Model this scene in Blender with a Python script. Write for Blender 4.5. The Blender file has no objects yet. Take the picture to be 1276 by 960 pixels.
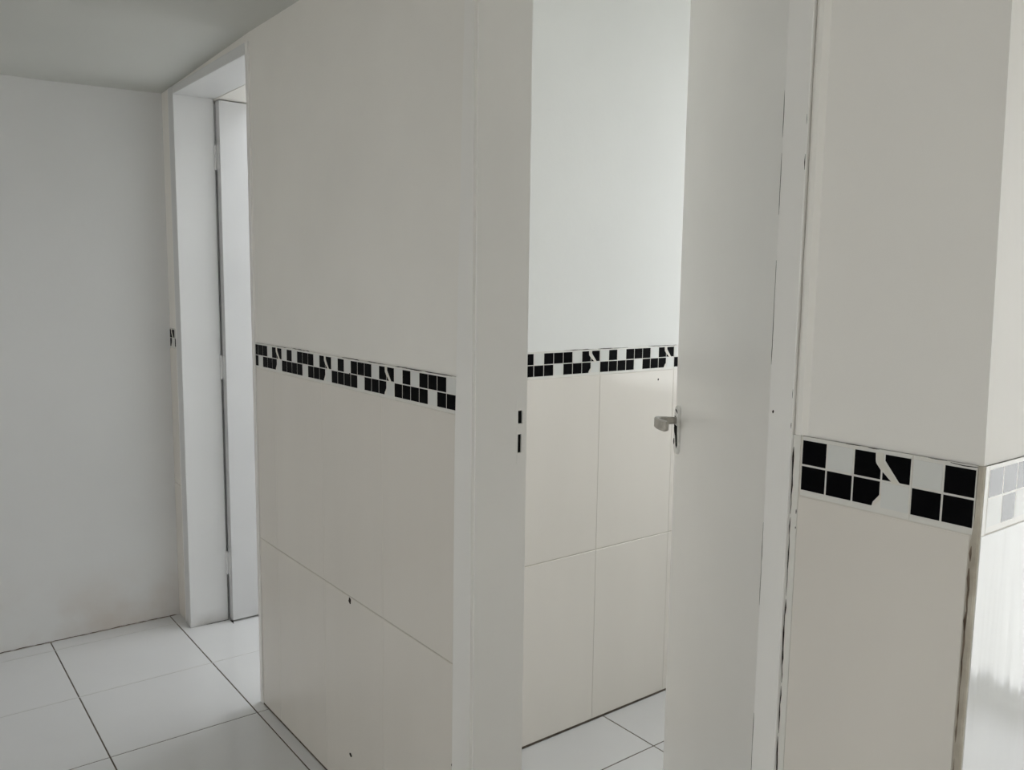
import bpy, bmesh, math, random
from mathutils import Matrix, Vector
random.seed(7)
scene = bpy.context.scene
COL = scene.collection

# ------------------------------------------------------------------ camera
FPX, YAW, PITCH, ROLL = 1051.33, 0.6553, 0.1202, 0.0127
CAM = Vector((1.8029, -0.9799, 1.4052))
fwd0 = Vector((-math.cos(YAW), math.sin(YAW), 0)); right0 = Vector((math.sin(YAW), math.cos(YAW), 0))
fwd = fwd0 * math.cos(PITCH) - Vector((0, 0, 1)) * math.sin(PITCH)
up0 = right0.cross(fwd)
rgt = right0 * math.cos(ROLL) + up0 * math.sin(ROLL)
upv = -right0 * math.sin(ROLL) + up0 * math.cos(ROLL)
cd = bpy.data.cameras.new('camera'); cam = bpy.data.objects.new('camera', cd); COL.objects.link(cam)
cd.sensor_fit = 'HORIZONTAL'; cd.sensor_width = 36.0; cd.lens = 36.0 * FPX / 1276.0; cd.clip_start = 0.02
M = Matrix((rgt, upv, -fwd)).transposed().to_4x4(); M.translation = CAM
cam.matrix_world = M
scene.camera = cam

# ------------------------------------------------------------------ sky, exposure
SKY = 5.0
w = bpy.data.worlds.new('overcast_sky'); scene.world = w; w.use_nodes = True
bg = w.node_tree.nodes['Background']; bg.inputs[0].default_value = (0.94, 0.97, 1.0, 1); bg.inputs[1].default_value = SKY
vs = scene.view_settings
vs.view_transform = 'Standard'; vs.look = 'None'; vs.gamma = 1.0; vs.use_curve_mapping = False
vs.exposure = -0.15
scene.cycles.max_bounces = 14; scene.cycles.diffuse_bounces = 8; scene.cycles.glossy_bounces = 5
scene.cycles.sample_clamp_indirect = 6.0

def portal(name, loc, normal, sx, sy):
    """daylight portal in a window opening: only guides the sampling of the sky"""
    l = bpy.data.lights.new(name, 'AREA'); l.shape = 'RECTANGLE'; l.size = sx; l.size_y = sy
    l.cycles.is_portal = True
    o = bpy.data.objects.new(name, l); COL.objects.link(o)
    n = Vector(normal)
    o.matrix_world = Matrix.Translation(loc) @ n.to_track_quat('-Z', 'Z').to_matrix().to_4x4()
    return o

# ------------------------------------------------------------------ dimensions (metres)
S = 0.336 / 9                      # pitch of the mosaic squares
XA = -1.755                        # corridor left wall
J1L, J1R = -1.5787, -0.830         # clear opening of the left doorway
T1L, T1R = -1.660, -0.808          # where its casing ends
T2L, J2L, J2R, T2R = 0.3412, 0.4075, 1.1117, 1.1505
XE = 1.3935                        # outer corner
XC = -0.0831                       # bathroom tiled wall
WT = 0.134                         # wall thickness
ZT, ZB = 1.2032, 1.1365            # top / bottom of black squares
B0, B1 = 1.1285, 1.2085            # border piece
ZJ = 0.5715                        # joint between tile rows
CEIL = 2.138
YR, XR = -3.2, 4.2                 # rear and right walls of the room the camera stands in
WIN1 = dict(x0=1.85, x1=3.15, z0=0.05, z1=2.05, y=1.95)     # glazed door of the service area beyond the corner
WIN2 = dict(x0=-1.62, x1=-0.85, z0=0.40, z1=2.30, y=1.45)     # bedroom window
WIN3 = dict(x0=0.08, x1=1.18, z0=0.88, z1=2.32, y=2.0)      # bathroom window
WIN4 = dict(y0=-2.5, y1=-1.2, z0=0.85, z1=2.05, x=XR)        # window of the room behind the camera
ADDED_WIN5 = dict(x0=0.15, x1=1.50, z0=0.90, z1=2.05, y=YR)         # unseen window added behind the camera to light the corridor wall frontally
ADDED_SKYL = dict(x0=-1.42, x1=-0.45, y0=0.30, y1=1.38, z=2.45)     # unseen roof light added to brighten the floor at the left doorway
portal('portal_rooflight', (-0.935, .84, 2.52), (0, 0, -1), 0.97, 1.08)
portal('portal_rear', ((ADDED_WIN5['x0']+ADDED_WIN5['x1'])/2, YR-.06, (ADDED_WIN5['z0']+ADDED_WIN5['z1'])/2), (0, 1, 0), ADDED_WIN5['x1']-ADDED_WIN5['x0'], ADDED_WIN5['z1']-ADDED_WIN5['z0'])
portal('portal_service', ((WIN1['x0']+WIN1['x1'])/2, WIN1['y']+.06, (WIN1['z0']+WIN1['z1'])/2), (0, -1, 0), WIN1['x1']-WIN1['x0'], WIN1['z1']-WIN1['z0'])
portal('portal_bedroom', ((WIN2['x0']+WIN2['x1'])/2, WIN2['y']+.06, (WIN2['z0']+WIN2['z1'])/2), (0, -1, 0), WIN2['x1']-WIN2['x0'], WIN2['z1']-WIN2['z0'])
portal('portal_bathroom', ((WIN3['x0']+WIN3['x1'])/2, WIN3['y']+.06, (WIN3['z0']+WIN3['z1'])/2), (0, -1, 0), WIN3['x1']-WIN3['x0'], WIN3['z1']-WIN3['z0'])
portal('portal_room', (XR+.06, (WIN4['y0']+WIN4['y1'])/2, (WIN4['z0']+WIN4['z1'])/2), (-1, 0, 0), WIN4['y1']-WIN4['y0'], WIN4['z1']-WIN4['z0'])

# ------------------------------------------------------------------ materials
def new_mat(name):
    m = bpy.data.materials.new(name); m.use_nodes = True
    return m, m.node_tree, m.node_tree.nodes['Principled BSDF']

def mat(name, col, rough=0.5, spec=0.5, var=0.0, vscale=6.0, bump=0.0, bscale=40.0, metal=0.0, dirt=None, coat=0.0, col2=None, stretch=None):
    m, t, b = new_mat(name)
    b.inputs['Roughness'].default_value = rough; b.inputs['Metallic'].default_value = metal
    b.inputs['Specular IOR Level'].default_value = spec
    b.inputs['Coat Weight'].default_value = coat
    N = t.nodes; L = t.links
    geo = N.new('ShaderNodeNewGeometry'); pos = geo.outputs['Position']
    if stretch:
        mp = N.new('ShaderNodeMapping'); mp.inputs['Scale'].default_value = stretch; L.new(pos, mp.inputs[0]); spos = mp.outputs[0]
    else: spos = pos
    c = col2 or tuple(x * (1 - var) for x in col)
    nz = N.new('ShaderNodeTexNoise'); nz.inputs['Scale'].default_value = vscale; nz.inputs['Detail'].default_value = 3; L.new(spos, nz.inputs['Vector'])
    rp = N.new('ShaderNodeValToRGB'); rp.color_ramp.elements[0].position = .35; rp.color_ramp.elements[1].position = .65
    rp.color_ramp.elements[0].color = (*c, 1); rp.color_ramp.elements[1].color = (*col, 1)
    L.new(nz.outputs['Fac'], rp.inputs['Fac']); out = rp.outputs['Color']
    if dirt:                                              # splashes of dirt low on the wall, blotchy
        dcol, h, amt = dirt
        sx = N.new('ShaderNodeSeparateXYZ'); L.new(pos, sx.inputs[0])
        mr = N.new('ShaderNodeMapRange'); mr.inputs[1].default_value = 0; mr.inputs[2].default_value = h; mr.inputs[3].default_value = 1; mr.inputs[4].default_value = 0
        L.new(sx.outputs['Z'], mr.inputs[0])
        n2 = N.new('ShaderNodeTexNoise'); n2.inputs['Scale'].default_value = 5; n2.inputs['Detail'].default_value = 6; L.new(pos, n2.inputs['Vector'])
        r2 = N.new('ShaderNodeMapRange'); r2.inputs[1].default_value = .38; r2.inputs[2].default_value = .68; L.new(n2.outputs['Fac'], r2.inputs[0])
        mu = N.new('ShaderNodeMath'); mu.operation = 'MULTIPLY'; L.new(mr.outputs[0], mu.inputs[0]); L.new(r2.outputs[0], mu.inputs[1])
        m3 = N.new('ShaderNodeMath'); m3.operation = 'MULTIPLY'; m3.inputs[1].default_value = amt; L.new(mu.outputs[0], m3.inputs[0])
        mx = N.new('ShaderNodeMixRGB'); mx.inputs[2].default_value = (*dcol, 1); L.new(m3.outputs[0], mx.inputs[0]); L.new(out, mx.inputs[1]); out = mx.outputs[0]
    L.new(out, b.inputs['Base Color'])
    if bump:
        n3 = N.new('ShaderNodeTexNoise'); n3.inputs['Scale'].default_value = bscale; n3.inputs['Detail'].default_value = 2; L.new(spos, n3.inputs['Vector'])
        bp = N.new('ShaderNodeBump'); bp.inputs['Strength'].default_value = bump; bp.inputs['Distance'].default_value = 0.002
        L.new(n3.outputs['Fac'], bp.inputs['Height']); L.new(bp.outputs[0], b.inputs['Normal'])
    return m

PAINT = mat('white_wall_paint', (.87, .845, .80), .55, .35, .04, 2.5, .15, 60)
PAINT_B = mat('white_bathroom_paint', (.805, .81, .79), .55, .35, .03, 2.5, .12, 60)
PAINT_C = mat('cream_wall_paint', (.82, .765, .67), .6, .3, .04, 2.5, .1, 60)
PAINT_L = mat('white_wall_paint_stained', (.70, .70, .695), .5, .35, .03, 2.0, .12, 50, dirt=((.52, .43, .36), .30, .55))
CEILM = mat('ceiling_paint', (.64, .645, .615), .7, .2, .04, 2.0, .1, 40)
TILE = mat('ivory_glazed_wall_tile', (.77, .73, .672), .12, .5, .03, 3.0, .12, 7, stretch=(1.6, 1.6, .35))
GROUT = mat('beige_wall_grout', (.54, .50, .43), .8, .2, .15, 20)
BEDL = mat('pale_border_grout', (.68, .645, .585), .7, .3, .08, 20)
BORDER = mat('white_glazed_border', (.76, .745, .70), .15, .5, .03, 20)
BLACK = mat('black_glazed_mosaic', (.004, .004, .0045), .35, .02, .1, 20)
BLACK_E = mat('black_polished_mosaic', (.006, .006, .007), .08, 1.0, .1, 20)
TILE_E = mat('ivory_polished_wall_tile', (.755, .755, .745), .10, .65, .03, 3.0, .5, 9, stretch=(3, 3, .3))
WHITESQ = mat('pale_glazed_mosaic', (.71, .715, .69), .12, .5, .02, 20)
INLAY = mat('cream_zigzag_inlay', (.72, .69, .62), .3, .4, .06, 40)
FLOORT = mat('white_glazed_floor_tile', (.685, .685, .685), .10, .5, .03, 3.0, .03, 5)
FGROUT = mat('dark_floor_grout', (.14, .115, .09), .9, .2, .4, 25)
FGROUTL = mat('pale_floor_grout', (.52, .51, .49), .8, .2, .2, 30)
GLOSS = mat('white_gloss_door_paint', (.86, .845, .815), .32, .5, .03, 3.0, .08, 30)
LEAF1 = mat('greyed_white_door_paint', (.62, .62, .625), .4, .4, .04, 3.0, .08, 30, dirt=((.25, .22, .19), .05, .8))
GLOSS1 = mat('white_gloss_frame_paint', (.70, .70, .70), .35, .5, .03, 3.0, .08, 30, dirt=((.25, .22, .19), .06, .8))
FILL = mat('beige_corner_filler', (.56, .52, .44), .7, .3, .3, 30, .4, 90, col2=(.40, .355, .29))
BROWN = mat('brown_damp_stain', (.10, .072, .052), .9, .1, .5, 40, col2=(.22, .17, .13))
GRIME = mat('dark_grime', (.035, .027, .022), .9, .1, .5, 60)
CAVITY = mat('hole_shade_and_dark_marks', (.012, .011, .010), .9, .1, .2, 60)  # near-black painted as shade inside holes, also used for dark marks
METAL = mat('worn_satin_metal', (.50, .48, .44), .38, .5, .25, 60, .1, 200, metal=.85)
PLATE = mat('painted_escutcheon', (.78, .77, .74), .35, .5, .15, 70, .2, 120)
ALU = mat('white_window_aluminium', (.75, .75, .75), .4, .5, .03, 10)
PATIO = mat('pale_concrete_paving', (.74, .73, .70), .85, .2, .08, 3)
def glass():
    m = bpy.data.materials.new('clear_window_glass'); m.use_nodes = True; t = m.node_tree; t.nodes.clear()
    o = t.nodes.new('ShaderNodeOutputMaterial'); mix = t.nodes.new('ShaderNodeMixShader'); mix.inputs[0].default_value = .06
    tr = t.nodes.new('ShaderNodeBsdfTransparent'); gl = t.nodes.new('ShaderNodeBsdfGlossy'); gl.inputs['Roughness'].default_value = .02
    t.links.new(tr.outputs[0], mix.inputs[1]); t.links.new(gl.outputs[0], mix.inputs[2]); t.links.new(mix.outputs[0], o.inputs[0])
    return m
GLASS = glass()

# ------------------------------------------------------------------ mesh helpers
def add_box(bm, x0, x1, y0, y1, z0, z1):
    v = [bm.verts.new(c) for c in ((x0,y0,z0),(x1,y0,z0),(x1,y1,z0),(x0,y1,z0),(x0,y0,z1),(x1,y0,z1),(x1,y1,z1),(x0,y1,z1))]
    for f in ((0,3,2,1),(4,5,6,7),(0,1,5,4),(1,2,6,5),(2,3,7,6),(3,0,4,7)): bm.faces.new([v[i] for i in f])
def add_hex(bm, pts):
    """8 corner points, bottom ring then top ring, counter-clockwise from above"""
    v = [bm.verts.new(c) for c in pts]
    for f in ((0,3,2,1),(4,5,6,7),(0,1,5,4),(1,2,6,5),(2,3,7,6),(3,0,4,7)): bm.faces.new([v[i] for i in f])
def mesh_of(bm, name, m, smooth=False):
    bmesh.ops.recalc_face_normals(bm, faces=bm.faces)
    me = bpy.data.meshes.new(name); bm.to_mesh(me); bm.free(); me.materials.append(m)
    if smooth:
        for p in me.polygons: p.use_smooth = True
    return me
WORLD = {}
def link(name, me, parent=None, mw=None):
    o = bpy.data.objects.new(name, me); COL.objects.link(o)
    if mw is not None: o.matrix_basis = mw
    WORLD[o.name] = mw.copy() if mw is not None else Matrix.Identity(4)
    if parent is not None:
        o.parent = parent; o.matrix_parent_inverse = WORLD.get(parent.name, Matrix.Identity(4)).inverted()
    return o
def obj(name, bm, m, parent=None, smooth=False, bevel=0):
    o = link(name, mesh_of(bm, name, m, smooth), parent)
    if bevel:
        b = o.modifiers.new('bevel', 'BEVEL'); b.width = bevel; b.segments = 2; b.limit_method = 'ANGLE'
    return o
def tag(o, label, cat, kind='structure', group=None):
    o['label'] = label; o['category'] = cat
    if kind: o['kind'] = kind
    if group: o['group'] = group
    return o
def boxobj(name, ext, m, parent=None, bevel=0):
    bm = bmesh.new(); add_box(bm, *ext); return obj(name, bm, m, parent, bevel=bevel)
def slab(bm, u0, u1, z0, z1, t0, t1, holes=(), axis='y'):
    """upright slab with rectangular holes (a0,a1,b0,b1) in its face; thickness t0..t1 along `axis`"""
    us = sorted({u0, u1, *[h[0] for h in holes], *[h[1] for h in holes]}); zs = sorted({z0, z1, *[h[2] for h in holes], *[h[3] for h in holes]})
    us = [u for u in us if u0 <= u <= u1]; zs = [z for z in zs if z0 <= z <= z1]
    def solid(i, j):
        if not (0 <= i < len(us)-1 and 0 <= j < len(zs)-1): return False
        cu, cz = (us[i]+us[i+1])/2, (zs[j]+zs[j+1])/2
        return not any(h[0] < cu < h[1] and h[2] < cz < h[3] for h in holes)
    cache = {}
    def V(i, j, t):
        k = (i, j, t)
        if k not in cache:
            u, z = us[i], zs[j]; d = t1 if t else t0
            cache[k] = bm.verts.new((u, d, z) if axis == 'y' else (d, u, z) if axis == 'x' else (u, z, d))
        return cache[k]
    for i in range(len(us)-1):
        for j in range(len(zs)-1):
            if not solid(i, j): continue
            for t in (0, 1): bm.faces.new([V(i,j,t), V(i+1,j,t), V(i+1,j+1,t), V(i,j+1,t)])
            for (di, dj, a, b) in ((-1,0,(i,j),(i,j+1)),(1,0,(i+1,j),(i+1,j+1)),(0,-1,(i,j),(i+1,j)),(0,1,(i,j+1),(i+1,j+1))):
                if not solid(i+di, j+dj): bm.faces.new([V(*a,0), V(*b,0), V(*b,1), V(*a,1)])
    return bm
_tiles = {}
def tile_mesh(name, wd, ht, th, ch, m):
    """thin glazed piece, chamfered rim, origin at its lower left front, front face at local z = 0"""
    key = (name, round(wd,4), round(ht,4), round(th,4), m.name)
    if key in _tiles: return _tiles[key]
    bm = bmesh.new()
    back = [bm.verts.new((x, y, -th)) for x, y in ((0,0),(wd,0),(wd,ht),(0,ht))]
    rim = [bm.verts.new((x, y, -ch)) for x, y in ((0,0),(wd,0),(wd,ht),(0,ht))]
    fr = [bm.verts.new((x, y, 0)) for x, y in ((ch,ch),(wd-ch,ch),(wd-ch,ht-ch),(ch,ht-ch))]
    bm.faces.new(back[::-1]); bm.faces.new(fr)
    for i in range(4):
        j = (i+1) % 4
        bm.faces.new((back[i], back[j], rim[j], rim[i])); bm.faces.new((rim[i], rim[j], fr[j], fr[i]))
    _tiles[key] = mesh_of(bm, name, m); return _tiles[key]
def frame(o, u, v, n):
    return Matrix(((u[0],v[0],n[0],o[0]),(u[1],v[1],n[1],o[1]),(u[2],v[2],n[2],o[2]),(0,0,0,1)))
def face_y(x, z, y=0.0):   # a face towards -y : u = +x
    return frame((x, y, z), (1,0,0), (0,0,1), (0,-1,0))
def face_x(y, z, x):       # a face towards +x : u = +y
    return frame((x, y, z), (0,1,0), (0,0,1), (1,0,0))
def poly_mesh(name, pts, th, m):
    bm = bmesh.new()
    f = [bm.verts.new((x, y, 0)) for x, y in pts]; b = [bm.verts.new((x, y, -th)) for x, y in pts]
    bm.faces.new(f); bm.faces.new(b[::-1])
    for i in range(len(pts)):
        j = (i+1) % len(pts); bm.faces.new((b[i], b[j], f[j], f[i]))
    return mesh_of(bm, name, m)

# mosaic border: pieces of nine columns, two rows
TOP = 'sS.#.###.'      # s,S = squares cut by the zigzag
BOT = 't.####.##'
GAP = 0.0027; RH = (ZT - ZB - GAP) / 2; RW = S - GAP
def clip(pts, a, b):
    """clip a polygon to a <= x <= b"""
    for lim, sgn in ((a, 1), (b, -1)):
        out = []
        for i in range(len(pts)):
            p, q = pts[i], pts[(i+1) % len(pts)]
            ip, iq = sgn*(p[0]-lim) >= 0, sgn*(q[0]-lim) >= 0
            if ip: out.append(p)
            if ip != iq:
                t = (lim-p[0])/(q[0]-p[0]); out.append((lim, p[1]+t*(q[1]-p[1])))
        pts = out
        if len(pts) < 3: return None
    return pts
def cell_polys(k, row, flip=False):
    """black / pale polygons of a column, local to the column's left edge and the border's ZB"""
    kk = (8 - k % 9) if flip else k % 9
    r = (1 - row) if flip else row          # row 0 = top
    c = (TOP if r == 0 else BOT)[kk]
    if c == '#': P = [('k', [(0,0),(1,0),(1,1),(0,1)])]
    elif c == '.': P = [('w', [(0,0),(1,0),(1,1),(0,1)])]
    elif c == 's': P = [('k', [(0,0),(1.0,0),(1.0,.36),(.82,.60),(.79,.70),(.78,1),(0,1)])]
    elif c == 'S': P = [('k', [(0.0,0),(.33,0),(0.0,.30)]), ('k', [(.62,.02),(.66,0),(1,0),(1,1),(.08,1),(.08,.76)])]
    else: P = [('k', [(0,0),(.74,0),(.78,.16),(1.0,.46),(1,1),(0,1)])]
    out = []
    for kind, pts in P:
        if flip: pts = [(1-x, 1-y) for x, y in pts]
        out.append((kind, [(GAP/2 + x*RW, (RH+GAP if row == 0 else 0) + y*RH) for x, y in pts]))
    return out
_cells = {}
def mosaic(parent_wall, org, u0, u1, mk, flip=False, black=None):
    """listello pieces between wall coordinates u0..u1; org = coordinate of column 0; mk(u, z, lift) -> matrix"""
    n0 = math.floor((u0 - org - 2*S) / (9*S))
    n = n0
    while org + 2*S + n*9*S < u1 - 1e-4:
        a = max(u0, org + 2*S + n*9*S + .0003); b = min(u1, org + 2*S + (n+1)*9*S - .0003); n += 1
        if b - a < .004: continue
        piece = link('border_tile', tile_mesh('border_tile', b-a, B1-B0, .008, .0005, BORDER), parent_wall, mk(a, B0, 0))
        for k in range(math.floor((a-org)/S), math.ceil((b-org)/S)):
            cu = org + k*S
            for row in (0, 1):
                for i, (kind, pts) in enumerate(cell_polys(k, row, flip)):
                    lo, hi = a + .0015 - cu, b - .0015 - cu
                    key = (k % 9, row, i, flip, kind) if lo <= 0 and hi >= S else None
                    if key in _cells: me = _cells[key]
                    else:
                        q = clip(pts, lo, hi)
                        if not q or max(x for x, _ in q) - min(x for x, _ in q) < .0015: continue
                        me = poly_mesh('mosaic_square', q, .0016, (black or BLACK) if kind == 'k' else WHITESQ)
                        if key: _cells[key] = me
                    link('mosaic_square', me, piece, mk(cu, ZB, .0001 if flip else .0006))
            if (k % 9) == 0 and not flip:                 # raised cream zigzag between the cut squares
                zz = [(.82,2.09),(1.04,2.09),(1.04,1.72),(1.60,.99),(.84,.06),(.78,.06),(.98,.50),(1.40,.96),(.88,1.60),(.82,1.80)]
                q = clip([(x*S, y*(ZT-ZB)/2.05) for x, y in zz], a+.0015-cu, b-.0015-cu)
                if q: link('zigzag_inlay', poly_mesh('zigzag_inlay', q, .0012, INLAY), piece, mk(cu, ZB, .0004))
def wall_tiles(parent_wall, u0, u1, joints, mk, z_low=0.004, m=None):
    edges = [u0] + [j for j in joints if u0 + .01 < j < u1 - .01] + [u1]
    for z0, z1 in ((z_low, ZJ - .0014), (ZJ + .0014, B0 - .0012)):
        for a, b in zip(edges[:-1], edges[1:]):
            a2 = a + (.0003 if a != u0 else 0); b2 = b - (.0003 if b != u1 else 0)
            link('wall_tile', tile_mesh('wall_tile', b2-a2, z1-z0, .008, .0009, m or TILE), parent_wall, mk(a2, z0, 0))
def ribbon(name, pts, wid, mk, parent, m=GRIME, lift=.0006, th=.0005, seed=1):
    """irregular dark crack along points in wall coordinates"""
    rnd = random.Random(seed); bm = bmesh.new(); L = []
    dense = []
    for (a, b) in zip(pts[:-1], pts[1:]):
        n = max(2, int(math.dist(a, b) / .012))
        dense += [(a[0]+(b[0]-a[0])*i/n, a[1]+(b[1]-a[1])*i/n) for i in range(n)]
    dense.append(pts[-1])
    for i, (x, y) in enumerate(dense):
        p = dense[max(0, i-1)]; q = dense[min(len(dense)-1, i+1)]
        d = Vector((q[0]-p[0], q[1]-p[1])).normalized(); nn = Vector((-d.y, d.x))
        h = wid * (.25 + .75*rnd.random()) * .5
        if i in (0, len(dense)-1): h *= .2
        off = (rnd.random()-.5) * wid * .5
        a = (x + nn.x*(off+h), y + nn.y*(off+h)); b = (x + nn.x*(off-h), y + nn.y*(off-h))
        L.append([bm.verts.new((*a, 0)), bm.verts.new((*b, 0)), bm.verts.new((*b, -th)), bm.verts.new((*a, -th))])
    for r, s in zip(L[:-1], L[1:]):
        for i in range(4): bm.faces.new((r[i], r[(i+1)%4], s[(i+1)%4], s[i]))
    bm.faces.new(L[0]); bm.faces.new(L[-1][::-1])
    return link(name, mesh_of(bm, name, m), parent, mk(0, 0, lift))
mkW = lambda u, z, l=0: face_y(u, z, -l)
mkC = lambda u, z, l=0: face_x(u, z, XC + l)
mkE = lambda u, z, l=0: face_x(u, z, XE + l)

# ================================================================== floors
TXP, TYP = 0.4497, 0.4453
XG, YG = -0.7666, -0.0382
def tiled_floor(name, x0, x1, y0, y1, gx, gy, px, py, label, skip=None):
    fl = boxobj(name, (x0, x1, y0, y1, -.12, -.0012), FGROUT); tag(fl, label, 'floor')
    xs = [x0] + [gx + i*px for i in range(-20, 40) if x0 + .02 < gx + i*px < x1 - .02] + [x1]
    ys = [y0] + [gy + i*py for i in range(-20, 40) if y0 + .02 < gy + i*py < y1 - .02] + [y1]
    g = .0020
    for a, b in zip(xs[:-1], xs[1:]):
        for c, d in zip(ys[:-1], ys[1:]):
            if skip and skip(a, b, c, d): continue
            link('floor_tile', tile_mesh('floor_tile', b-a-2*g, d-c-2*g, .008, .0008, FLOORT), fl, frame((a+g, c+g, 0), (1,0,0), (0,1,0), (0,0,1)))
    return fl
FX0, FX1 = XA, XR
floor = tiled_floor('floor', XA, XR, YR, 0.006, XG, YG, TXP, TYP, 'white glazed square floor tiles with dark joints in the corridor', lambda a, b, c, d: c > YG - .01 and -1.67 < a < -1.2)
floor_bed = tiled_floor('floor_bedroom', -1.64, -0.22, 0.006, WIN2['y'], XG, YG, TXP, TYP, 'white glazed floor tiles running through the doorway with hinged door', lambda a, b, c, d: c < .01 and a < -.77)
for a, b in ((XG - 2*TXP, XG - TXP), (XG - TXP, XG)):                     # the two tiles that lie across the threshold
    link('floor_tile', tile_mesh('floor_tile', b-a-.004, TYP-.004, .0075, .0008, FLOORT), floor_bed, frame((a+.002, YG+.002, 0), (1,0,0), (0,1,0), (0,0,1)))
floor_bath = tiled_floor('floor_bathroom', XC, 1.27, 0.0, WIN3['y'], 0.1417, 0.8627, .4497, .4453, 'white glazed floor tiles below the tiled wall inside the doorway')
floor_svc = tiled_floor('floor_service', 1.27, XR, 0.0, 1.95, XG, YG, TXP, TYP, 'white floor tiles around the corner from the checkered border')
for fl, y0, y1 in ((floor, -1.6, 0), (floor_bed, 0, 1.2)):                      # paler joints
    for gx in (XG - TXP, XG - 2*TXP):
        if fl is floor_bed and gx < -1.6: continue
        boxobj('joint_filler', (gx-.0021, gx+.0021, y0+.0016, y1-.0016, -.0012, -.0005), FGROUTL, fl)

# ================================================================== corridor wall with the two doorways
# body: stub, middle pier, right pier and the lintels, one wall
W0 = 0.003
bm = bmesh.new()
slab(bm, XA, T2R+.02, -.1, 2.5, W0, WT, [(J1L-.03, J1R+.012, -.1, 2.12), (J2L-.03, J2R+.03, -.1, 2.12)])
add_hex(bm, [(T2R+.02, W0, 0), (XE-.003, W0, 0), (XE-.003, WT, 0), (T2R+.02, WT, 0), (T2R+.02, W0, 1.2), (1.3915, W0, 1.2), (1.3915, WT, 1.2), (T2R+.02, WT, 1.2)])
add_hex(bm, [(T2R+.02, W0, 1.2), (1.3915, W0, 1.2), (1.3915, WT, 1.2), (T2R+.02, WT, 1.2), (T2R+.02, W0, 2.5), (1.366, W0, 2.5), (1.366, WT, 2.5), (T2R+.02, WT, 2.5)])
wallW = obj('wall_corridor', bm, PAINT)
tag(wallW, 'white corridor wall with ivory tiles and a black and white checkered border', 'wall')
for u0, u1 in ((XA, T1L), (T1R, T2L), (T2R+.009, XE-.009)):
    if u1 - u0 > .2: boxobj('grout_bed', (u0, u1, .0011, .006, 0, B0-.006), GROUT, wallW); boxobj('border_bed', (u0, u1, .0006, .006, B0-.006, B1), BEDL, wallW)
boxobj('lintel_beam', (-1.64, J1R+.03, .1467, .30, 2.0925, 2.45), PAINT, wallW)
JW = [0.0118 + i*.336 for i in range(-6, 6)]
wall_tiles(wallW, T1R, T2L, JW, mkW)
mosaic(wallW, 0.0, T1R, T2L - .002, mkW)
wall_tiles(wallW, T2R + .010, 1.3835, [], mkW)
mosaic(wallW, 1.2374, T2R + .0125, 1.3862, mkW)
wall_tiles(wallW, XA, T1L, [], mkW)
mosaic(wallW, -1.759, XA + .008, T1L - .004, mkW)

# ================================================================== plain walls and ceilings
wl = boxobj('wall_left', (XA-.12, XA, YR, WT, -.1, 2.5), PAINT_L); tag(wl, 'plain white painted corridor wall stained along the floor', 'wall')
bm = bmesh.new(); ZC = lambda x, y: 2.1265 + .026 * min(1, (x - XA) / .94) + .028 * max(y, -.4)      # slightly uneven plaster ceiling
cxs, cys = (XA, -.815, XR), (YR, -.4, .008)
for i in range(2):
    for j in range(2):
        q = [(cxs[i], cys[j]), (cxs[i+1], cys[j]), (cxs[i+1], cys[j+1]), (cxs[i], cys[j+1])]
        add_hex(bm, [(x, y, ZC(x, y)) for x, y in q] + [(x, y, 2.26) for x, y in q])
bmesh.ops.remove_doubles(bm, verts=bm.verts, dist=1e-5)
cl = obj('ceiling', bm, CEILM); tag(cl, 'low pale grey ceiling of the corridor', 'ceiling')
bm = bmesh.new(); slab(bm, XA-.12, XR+.12, -.1, 2.5, YR-.12, YR, [(ADDED_WIN5['x0'], ADDED_WIN5['x1'], ADDED_WIN5['z0'], ADDED_WIN5['z1'])]); wr = obj('wall_rear', bm, PAINT_C); tag(wr, 'cream painted room wall facing the checkered border', 'wall')
bm = bmesh.new(); slab(bm, YR, 1.95, -.1, 2.5, XR, XR+.12, [(WIN4['y0'], WIN4['y1'], WIN4['z0'], WIN4['z1'])], 'x')
ws = obj('wall_side', bm, PAINT_C); tag(ws, 'cream painted wall holding the room window', 'wall')
# bedroom behind the left doorway
w1 = boxobj('wall_bedroom_left', (-1.76, -1.64, WT, WIN2['y'], -.1, 2.5), PAINT_B); tag(w1, 'white bedroom wall right behind the opened hinged door', 'wall')
w2 = boxobj('wall_bedroom_right', (-0.22, XC-.006, WT, WIN2['y'], -.1, 2.5), PAINT_B); tag(w2, 'white wall between bedroom and bathroom', 'wall')
bm = bmesh.new(); slab(bm, -1.76, XC-.006, -.1, 2.5, WIN2['y'], WIN2['y']+.12, [(WIN2['x0'], WIN2['x1'], WIN2['z0'], WIN2['z1'])])
w3 = obj('wall_bedroom_far', bm, PAINT_B); tag(w3, 'white bedroom wall with its window', 'wall')
bm = bmesh.new(); slab(bm, -1.64, -0.22, WT, WIN2['y'], 2.45, 2.55, [(ADDED_SKYL['x0'], ADDED_SKYL['x1'], ADDED_SKYL['y0'], ADDED_SKYL['y1'])], 'z'); c2 = obj('ceiling_bedroom', bm, CEILM); tag(c2, 'white ceiling of the bedroom', 'ceiling')
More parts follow.
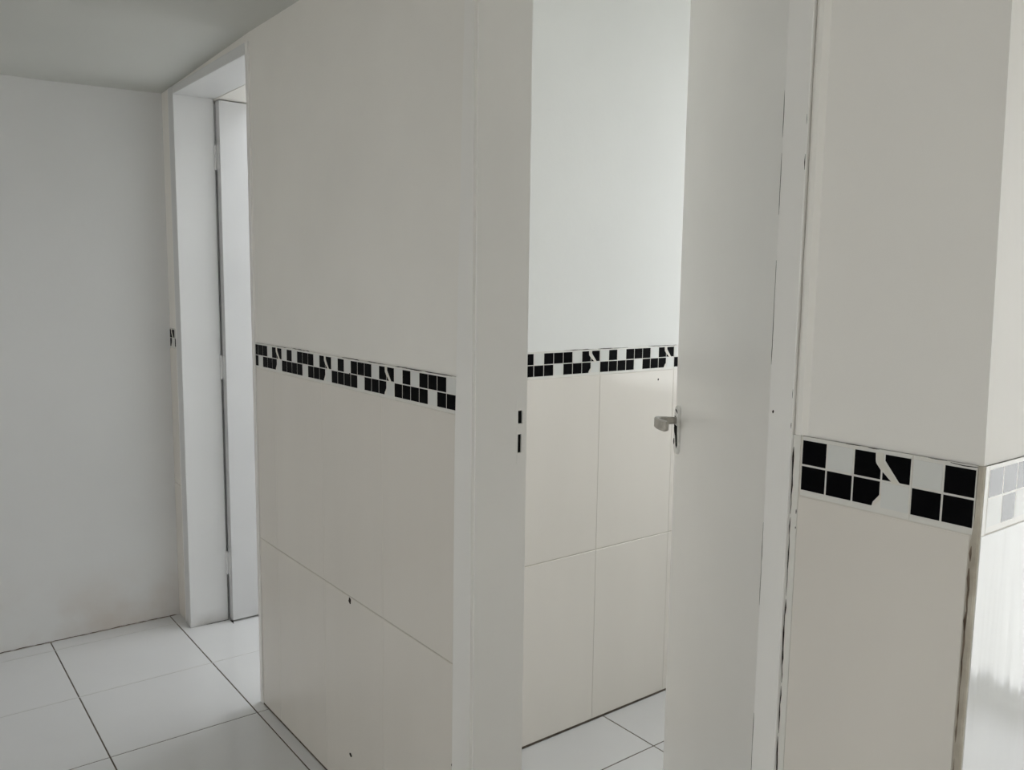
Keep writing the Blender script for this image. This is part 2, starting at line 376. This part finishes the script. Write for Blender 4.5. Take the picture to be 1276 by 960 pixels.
# bathroom
w4 = boxobj('wall_bathroom', (XC-.006, XC-.003, WT, WIN3['y'], -.1, 2.5), PAINT_B); tag(w4, 'bathroom wall with tall ivory tiles under a checkered border', 'wall')
boxobj('grout_bed', (XC-.003, XC-.0011, WT, WIN3['y'], 0, B0-.006), GROUT, w4); boxobj('border_bed', (XC-.003, XC-.0006, WT, WIN3['y'], B0-.006, B1), BEDL, w4)
wall_tiles(w4, WT + .001, WIN3['y'], [0.8125 + i*.3345 for i in range(-3, 5)], mkC, .005)
mosaic(w4, 0.7347, WT + .001, WIN3['y'], mkC)
bm = bmesh.new(); slab(bm, XC, 1.27, -.1, 2.5, WIN3['y'], WIN3['y']+.12, [(WIN3['x0'], WIN3['x1'], WIN3['z0'], WIN3['z1'])])
w5 = obj('wall_bathroom_far', bm, PAINT_B); tag(w5, 'white bathroom end wall with a small high window', 'wall')
c3 = boxobj('ceiling_bathroom', (XC, 1.27, WT, WIN3['y'], 2.45, 2.55), CEILM); tag(c3, 'white ceiling of the bathroom', 'ceiling')
# wall round the outer corner
w6 = boxobj('wall_right', (1.27, XE-.003, WT, 2.1, -.1, 2.5), PAINT_B); tag(w6, 'bright white wall around the outer corner with glossy tiles and pale border', 'wall')
boxobj('grout_bed', (XE-.003, XE-.0011, .0045, 1.95, 0, B0-.006), GROUT, w6); boxobj('border_bed', (XE-.003, XE-.0006, .0045, 1.95, B0-.006, B1), BEDL, w6)
wall_tiles(w6, .004, 1.95, [.004 + .336*i for i in range(1, 7)], mkE, .004, TILE_E)
boxobj('joint_filler', (XE-.002, XE-.0001, .004, .0126, B0, B1), BORDER, w6)
mosaic(w6, .0135 - 4*S, .0128, 1.95, mkE, flip=True, black=BLACK_E)
bm = bmesh.new(); slab(bm, XE-.003, XR+.12, -.1, 2.5, 1.95, 2.07, [(WIN1['x0'], WIN1['x1'], WIN1['z0'], WIN1['z1'])])
w7 = obj('wall_service', bm, PAINT_B); tag(w7, 'white service area wall with a wide glazed door', 'wall')
c4 = boxobj('ceiling_service', (XE-.003, XR, 0.0, 1.95, 2.45, 2.55), CEILM); tag(c4, 'white ceiling of the service area', 'ceiling')
gr = boxobj('ground_outside', (-30, 30, -30, 30, -.3, -.14), PATIO); tag(gr, 'pale paving outside the windows', 'ground')

# ------------------------------------------------------------------ windows
def window(name, axis, a0, a1, z0, z1, d, label, bars):
    bm = bmesh.new(); f = .04
    holes = []
    edges = [a0] + [a0 + (a1-a0)*i/bars for i in range(1, bars)] + [a1]
    for i, (p, q) in enumerate(zip(edges[:-1], edges[1:])): holes.append((p + (f if i == 0 else f/2), q - (f if i == bars-1 else f/2), z0+f, z1-f))
    slab(bm, a0, a1, z0, z1, d+.03, d+.075, holes, axis)
    o = obj(name, bm, ALU); tag(o, label, 'window')
    for h in holes:
        e = (h[0], h[1], d+.050, d+.054, h[2], h[3]) if axis == 'y' else (d+.050, d+.054, h[0], h[1], h[2], h[3])
        boxobj('pane', e, GLASS, o)
    return o
window('window_1', 'y', WIN1['x0'], WIN1['x1'], WIN1['z0'], WIN1['z1'], WIN1['y'], 'glazed door of the service area', 1)
window('window_2', 'y', WIN2['x0'], WIN2['x1'], WIN2['z0'], WIN2['z1'], WIN2['y'], 'two pane bedroom window', 2)
bm = bmesh.new(); slab(bm, ADDED_SKYL['x0'], ADDED_SKYL['x1'], ADDED_SKYL['y0'], ADDED_SKYL['y1'], 2.49, 2.53, [(ADDED_SKYL['x0']+.03, ADDED_SKYL['x1']-.03, ADDED_SKYL['y0']+.03, ADDED_SKYL['y1']-.03)], 'z')
rl = obj('added_window_6', bm, ALU); tag(rl, 'added unseen roof light brightening the floor at the hinged door', 'window')
boxobj('pane', (ADDED_SKYL['x0']+.03, ADDED_SKYL['x1']-.03, ADDED_SKYL['y0']+.03, ADDED_SKYL['y1']-.03, 2.508, 2.512), GLASS, rl)
window('window_3', 'y', WIN3['x0'], WIN3['x1'], WIN3['z0'], WIN3['z1'], WIN3['y'], 'small high bathroom window', 1)
window('window_4', 'x', WIN4['y0'], WIN4['y1'], WIN4['z0'], WIN4['z1'], WIN4['x'], 'three pane window of the room', 3)
window('added_window_5', 'y', ADDED_WIN5['x0'], ADDED_WIN5['x1'], ADDED_WIN5['z0'], ADDED_WIN5['z1'], YR-.12, 'added unseen two pane window lighting the checkered border wall', 2)

# ================================================================== door frames
t1 = bpy.data.objects.new('trim_1', None); COL.objects.link(t1); t1.location = ((J1L+J1R)/2, .07, 0)
tag(t1, 'white painted frame of the doorway beside the plain wall', 'door frame')
def keep(o, parent):                              # parent without moving
    o.parent = parent; o.matrix_parent_inverse = Matrix.Translation(-parent.location); return o
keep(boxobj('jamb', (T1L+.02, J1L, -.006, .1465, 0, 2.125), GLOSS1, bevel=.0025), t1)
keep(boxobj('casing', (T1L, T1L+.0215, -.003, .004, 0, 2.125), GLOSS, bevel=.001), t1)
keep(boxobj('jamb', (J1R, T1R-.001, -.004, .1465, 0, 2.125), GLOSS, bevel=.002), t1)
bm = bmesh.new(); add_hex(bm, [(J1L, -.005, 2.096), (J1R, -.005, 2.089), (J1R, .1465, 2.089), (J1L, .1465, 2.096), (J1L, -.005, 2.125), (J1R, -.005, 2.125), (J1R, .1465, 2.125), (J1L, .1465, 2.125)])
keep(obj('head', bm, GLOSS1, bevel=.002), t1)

t2 = bpy.data.objects.new('trim_2', None); COL.objects.link(t2); t2.location = ((J2L+J2R)/2, .07, 0)
tag(t2, 'white painted door frame between checkered border walls', 'door frame')
SH = [(.1095, .1215, 1.1085, 1.1365), (.1095, .1195, 1.0455, 1.0855)]      # latch and bolt mortises (y, z)
bm = bmesh.new(); slab(bm, 0.0, .1335, 0, 2.12, J2L-.028, J2L, SH, 'x'); keep(obj('jamb', bm, GLOSS), t2)
keep(boxobj('mortise_shade_fill', (J2L-.0285, J2L-.0030, .1085, .1225, 1.040, 1.142), CAVITY), t2)  # near-black block fills the mortises so their inner shade is painted in
bm = bmesh.new(); slab(bm, .1065, .1275, 1.022, 1.160, J2L-.0002, J2L+.0007, SH, 'x'); keep(obj('strike_plate', bm, GLOSS), t2)
bm = bmesh.new(); pf, pb = -.007, .003
for z0, z1, a, b in ((0, 1.07, .333, .3412), (1.07, 2.1, .3412, .374)):
    add_hex(bm, [(a, pf, z0), (J2L-.0035, pf, z0), (J2L-.0035, pb, z0), (a, pb, z0), (b, pf, z1), (J2L-.0035, pf, z1), (J2L-.0035, pb, z1), (b, pb, z1)])
keep(obj('casing', bm, GLOSS), t2)
keep(boxobj('jamb', (J2R, J2R+.028, 0.0, .1335, 0, 2.12), GLOSS), t2)
keep(boxobj('casing', (J2R, T2R-.001, -.006, .003, 0, 2.12), GLOSS, bevel=.0015), t2)
keep(boxobj('head', (J2L, J2R, -.006, .1335, 2.09, 2.12), GLOSS), t2)

# plaster bead along the right casing, above the tiles
bm = bmesh.new(); prof = [(T2R, .004), (T2R+.001, -.001), (T2R+.006, -.0045), (T2R+.012, -.0035), (T2R+.019, .0035)]
rings = []
for i in range(13):
    z = B1 + .001 + (2.12-B1)*i/12; dx = random.uniform(-.001, .001)
    rings.append([bm.verts.new((x + (dx if 0 < j < 4 else 0), y, z)) for j, (x, y) in enumerate(prof)])
for r, s in zip(rings[:-1], rings[1:]):
    for i in range(4): bm.faces.new((r[i], r[i+1], s[i+1], s[i]))
    bm.faces.new((r[4], r[0], s[0], s[4]))
bm.faces.new(rings[0][::-1]); bm.faces.new(rings[-1])
obj('plaster_bead', bm, PAINT, wallW, smooth=False)
boxobj('joint_filler', (T2R-.0008, T2R+.0105, -.0012, .004, 0, B1), BORDER, wallW)
# filler along the outer corner
bm = bmesh.new(); rnd = random.Random(3); rings = []
for i in range(40):
    z = B1*i/39; j = [rnd.uniform(-.0012, .0012) for _ in range(3)]
    lo = 1.3868 if z > B0 - .01 else 1.3840
    rings.append([bm.verts.new(p) for p in ((lo + j[0]*.4, .003, z), (lo+.0004 + j[0]*.4, -.0008 + .3*j[1], z), (XE-.0022, -.0012 + .5*j[1], z), (XE-.0004 + .3*j[2], .0006, z), (XE-.0006, .004, z))])
for r, s in zip(rings[:-1], rings[1:]):
    for i in range(5): bm.faces.new((r[i], r[(i+1)%5], s[(i+1)%5], s[i]))
bm.faces.new(rings[0]); bm.faces.new(rings[-1])
obj('corner_filler', bm, FILL, wallW)

# ================================================================== doors
# door 1: opened square against the bedroom wall
L1X0, L1X1 = -1.576, -1.537
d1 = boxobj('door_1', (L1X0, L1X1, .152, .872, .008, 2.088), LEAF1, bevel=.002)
tag(d1, 'white door standing open on three painted hinges', 'door')
def cyl(bm, c, r, z0, z1, n=12):
    a = [bm.verts.new((c[0]+r*math.cos(2*math.pi*i/n), c[1]+r*math.sin(2*math.pi*i/n), z0)) for i in range(n)]
    b = [bm.verts.new((v.co.x, v.co.y, z1)) for v in a]
    bm.faces.new(a[::-1]); bm.faces.new(b)
    for i in range(n): bm.faces.new((a[i], a[(i+1)%n], b[(i+1)%n], b[i]))
for zc in (1.877, 1.055, .245):
    bm = bmesh.new()
    for a, b in ((-.045, -.016), (-.0145, .0145), (.016, .045)): cyl(bm, (-1.5765, .1475), .0058, zc+a, zc+b)
    cyl(bm, (-1.5765, .1475), .0042, zc-.049, zc+.049)
    add_box(bm, -1.580, L1X1-.012, .1500, .1525, zc-.045, zc+.045)
    obj('hinge', bm, GLOSS1, d1)

# door 2: ajar, hinged on the right jamb
ANG = math.radians(33.35); PIV = Vector((J2R, .137, 0))
U = Vector((-math.cos(ANG), math.sin(ANG), 0)); NN = Vector((-math.sin(ANG), -math.cos(ANG), 0)); Z = Vector((0, 0, 1))
# leaf coordinates: u from hinge to free edge, n from back face outwards, z
D2 = Matrix(((U.x, NN.x, 0, PIV.x), (U.y, NN.y, 0, PIV.y), (0, 0, 1, 0), (0, 0, 0, 1)))
bm = bmesh.new(); add_box(bm, 0.0, .700, 0.0, .035, .008, 2.085)
d2 = obj('door_2', bm, GLOSS, bevel=.002); d2.matrix_world = D2
tag(d2, 'plain white flush door ajar with a short metal lever handle', 'door')
def sweep(bm, path, hgt, thk, cz):
    """flat bar swept along (u, n) points"""
    rings = []
    for i, (u, n) in enumerate(path):
        p, q = path[max(0, i-1)], path[min(len(path)-1, i+1)]
        d = Vector((q[0]-p[0], q[1]-p[1])).normalized(); s = Vector((-d.y, d.x))
        h = hgt(i/(len(path)-1)) / 2; t = thk / 2; c = .0025
        prof = [(-t, -h+c), (-t+c, -h), (t-c, -h), (t, -h+c), (t, h-c), (t-c, h), (-t+c, h), (-t, h-c)]
        rings.append([bm.verts.new((u + s.x*a, n + s.y*a, cz + b)) for a, b in prof])
    for r, s in zip(rings[:-1], rings[1:]):
        for i in range(8): bm.faces.new((r[i], r[(i+1)%8], s[(i+1)%8], s[i]))
    bm.faces.new(rings[0]); bm.faces.new(rings[-1][::-1])
HU, HZ = .672, 1.100
def on_face(side):
    n0 = .035 if side > 0 else 0.0
    F = lambda n: n0 + side*n
    # escutcheon: long plate with rounded ends
    bm = bmesh.new(); n = 10; r = .0185; zt_, zb_ = 1.116, 1.040
    ring = [(HU + r*math.cos(a), zt_ + r*math.sin(a)) for a in [math.pi*i/n for i in range(n+1)]] + [(HU + r*math.cos(a), zb_ + r*math.sin(a)) for a in [math.pi + math.pi*i/n for i in range(n+1)]]
    lay = []
    for sc, d in ((1.0, 0.0), (1.0, .003), (.86, .006)):
        lay.append([bm.verts.new((HU + (x-HU)*sc, F(d), 1.078 + (z-1.078)*(sc if sc == 1 else .96))) for x, z in ring])
    for a, b in zip(lay[:-1], lay[1:]):
        for i in range(len(ring)): bm.faces.new((a[i], a[(i+1)%len(ring)], b[(i+1)%len(ring)], b[i]))
    bm.faces.new(lay[0]); bm.faces.new(lay[-1])
    es = obj('escutcheon', bm, PLATE, d2)
    # worn dark keyhole opening and cylinder ring
    def plug(name, pts, m, d0, d1_):
        bm = bmesh.new(); a = [bm.verts.new((u, F(d0), z)) for u, z in pts]; b = [bm.verts.new((u, F(d1_), z)) for u, z in pts]
        bm.faces.new(a); bm.faces.new(b)
        for i in range(len(pts)): bm.faces.new((a[i], a[(i+1)%len(pts)], b[(i+1)%len(pts)], b[i]))
        return obj(name, bm, m, es)
    k = [(-.010,1.088),(.013,1.089),(.014,1.080),(.012,1.072),(.004,1.064),(.001,1.056),(-.003,1.043),(-.010,1.038),(-.0155,1.044),(-.0135,1.056),(-.012,1.070)]
    plug('keyhole', [(HU + u, z) for u, z in k], CAVITY, .002, .0065)
    plug('keyhole', [(HU + .0125 + .004*math.cos(a), 1.050 + .0075*math.sin(a)) for a in [math.pi*i/5 for i in range(10)]], CAVITY, .002, .0063)
    plug('dark_mark', [(HU + u, z) for u, z in ((-.012,1.117),(-.006,1.123),(.002,1.126),(.007,1.124),(.003,1.121),(-.004,1.119))], CAVITY, .002, .0064)  # dark crescent near the top of the plate
    plug('dark_mark', [(HU + u, z) for u, z in ((.004,1.092),(.0125,1.092),(.0125,1.109),(.004,1.109))], CAVITY, .002, .0066)  # dark patch beside the lever neck
    bm = bmesh.new()
    path = [(HU, F(.003)), (HU, F(.018)), (HU, F(.032)), (HU-.0012, F(.040)), (HU-.0045, F(.047)), (HU-.010, F(.0525)), (HU-.017, F(.056)), (HU-.026, F(.058)), (HU-.036, F(.0585)), (HU-.048, F(.058)), (HU-.060, F(.0565)), (HU-.070, F(.054)), (HU-.078, F(.051)), (HU-.083, F(.048))]
    sweep(bm, path, lambda t: (.015 + .009*min(1, t*1.8)) * (1 if t < .95 else .8), .0095, HZ)
    lv = obj('lever', bm, METAL, d2)
    for p in lv.data.polygons: p.use_smooth = True
    lv.data.set_sharp_from_angle(angle=math.radians(35))
on_face(1); on_face(-1)

# ================================================================== wear and marks
for i, (pts, wd) in enumerate([
    ([(1.1510, 1.192), (1.1515, 1.10)], .0030), ([(1.1516, 1.095), (1.1514, .985)], .0024), ([(1.1514, .98), (1.1512, .86)], .0030),
    ([(1.1512, .855), (1.1510, .785)], .0024), ([(1.1510, .78), (1.1512, .50)], .0020),
    ([(1.1500, 1.625), (1.1500, 1.612)], .0009), ([(1.1502, 1.575), (1.1502, 1.555)], .0013), ([(1.1505, 1.27), (1.1505, 1.258)], .0011), ([(1.1505, 1.225), (1.1506, 1.217)], .0012)]):
    if i < 5: ribbon('crack', pts, wd, mkW, wallW, lift=.0015, th=.0004, seed=11+i)
    else: ribbon('crack', [(u - .0022, z) for u, z in pts], wd, mkW, wallW, lift=.0062, th=.0003, seed=11+i)
for i, (za, zb) in enumerate([(1.66, 1.60), (1.58, 1.50), (1.44, 1.30), (1.08, .96), (.80, .70)]):        # hairline along the inner edge of the casing
    ribbon('crack', [(1.1128, za), (1.1128, zb)], .0007, mkW, wallW, lift=.0064, th=.0003, seed=91+i)
for i, (a, b, dz, wd) in enumerate([(-.64, -.56, .0, .0022), (-.52, -.40, .001, .0026), (-.20, -.10, .0, .0022), (-.06, .03, .0005, .002), (.08, .20, .0, .0022), (.21, .32, -.0005, .0018), (1.225, 1.245, 0, .0014), (1.255, 1.270, 0, .0014), (1.330, 1.352, 0, .0016), (1.356, 1.386, -.0018, .0040)]):
    ribbon('chipped_edge', [(a, B1+dz-.0003), (b, B1+dz-.0003)], wd, mkW, wallW, lift=.0004, seed=31+i)
for i, (a, b) in enumerate([(.66, .78), (.80, .93), (1.02, 1.16)]):
    ribbon('chipped_edge', [(a, B1), (b, B1)], .0022, mkC, w4, lift=.0004, seed=51+i)
for i, (a, b, wd) in enumerate([(1.116, 1.098, .0045), (1.09, .965, .0042), (.985, .88, .0026), (.86, .80, .0016)]):
    ribbon('crack', [(1.3862, a), (1.3860, b)], wd*.8, mkW, wallW, BROWN, lift=.0014, seed=61+i)
def chip(u, z, a, b, mk, parent, seed):
    r = random.Random(seed)
    pts = [(u + a*(.75+.5*r.random())*math.cos(t), z + b*(.75+.5*r.random())*math.sin(t)) for t in [2*math.pi*i/9 for i in range(9)]]
    link('chip', poly_mesh('chip', pts, .0005, GRIME), parent, mk(0, 0, .0005))
chip(-.1681, .5601, .0075, .0085, mkW, wallW, 1); chip(-.1733, .1214, .0070, .0050, mkW, wallW, 2)
chip(.327, .335, .004, .004, mkW, wallW, 3); chip(-.155, 1.176, .004, .010, mkW, wallW, 4)
chip(1.1195, 1.236, .0011, .0022, lambda u, z, l: mkW(u, z, .0067), wallW, 5)
chip(1.1600, 1.105, .0006, .003, lambda u, z, l: mkW(u, z, .0017), wallW, 6); chip(1.1602, 1.083, .0006, .0015, lambda u, z, l: mkW(u, z, .0017), wallW, 7)
chip(1.0735, 1.098, .003, .004, mkC, w4, 8)
# dark joints along the foot of the tiled walls
boxobj('base_joint', (T1R, T2L, -.0008, .003, 0, .0048), FGROUT, wallW)
boxobj('base_joint', (XC-.001, XC+.0012, WT, WIN3['y'], 0, .0060), FGROUT, w4)
ribbon('grime_line', [(XA, .002), (-.01, .002)], .004, lambda u, z, l: frame((XA + .0006, 0, 0), (0, 1, 0), (0, 0, 1), (1, 0, 0)), wl, BROWN, seed=77)
ribbon('grime', [(-1.565, .1515), (-1.520, .1505)], .010, lambda u, z, l: frame((0, 0, .0008), (1,0,0), (0,1,0), (0,0,1)), floor_bed, seed=78)
ribbon('grime', [(-1.5772, .055), (-1.5772, .1465)], .005, lambda u, z, l: frame((0, 0, .0008), (1,0,0), (0,1,0), (0,0,1)), floor_bed, seed=79)
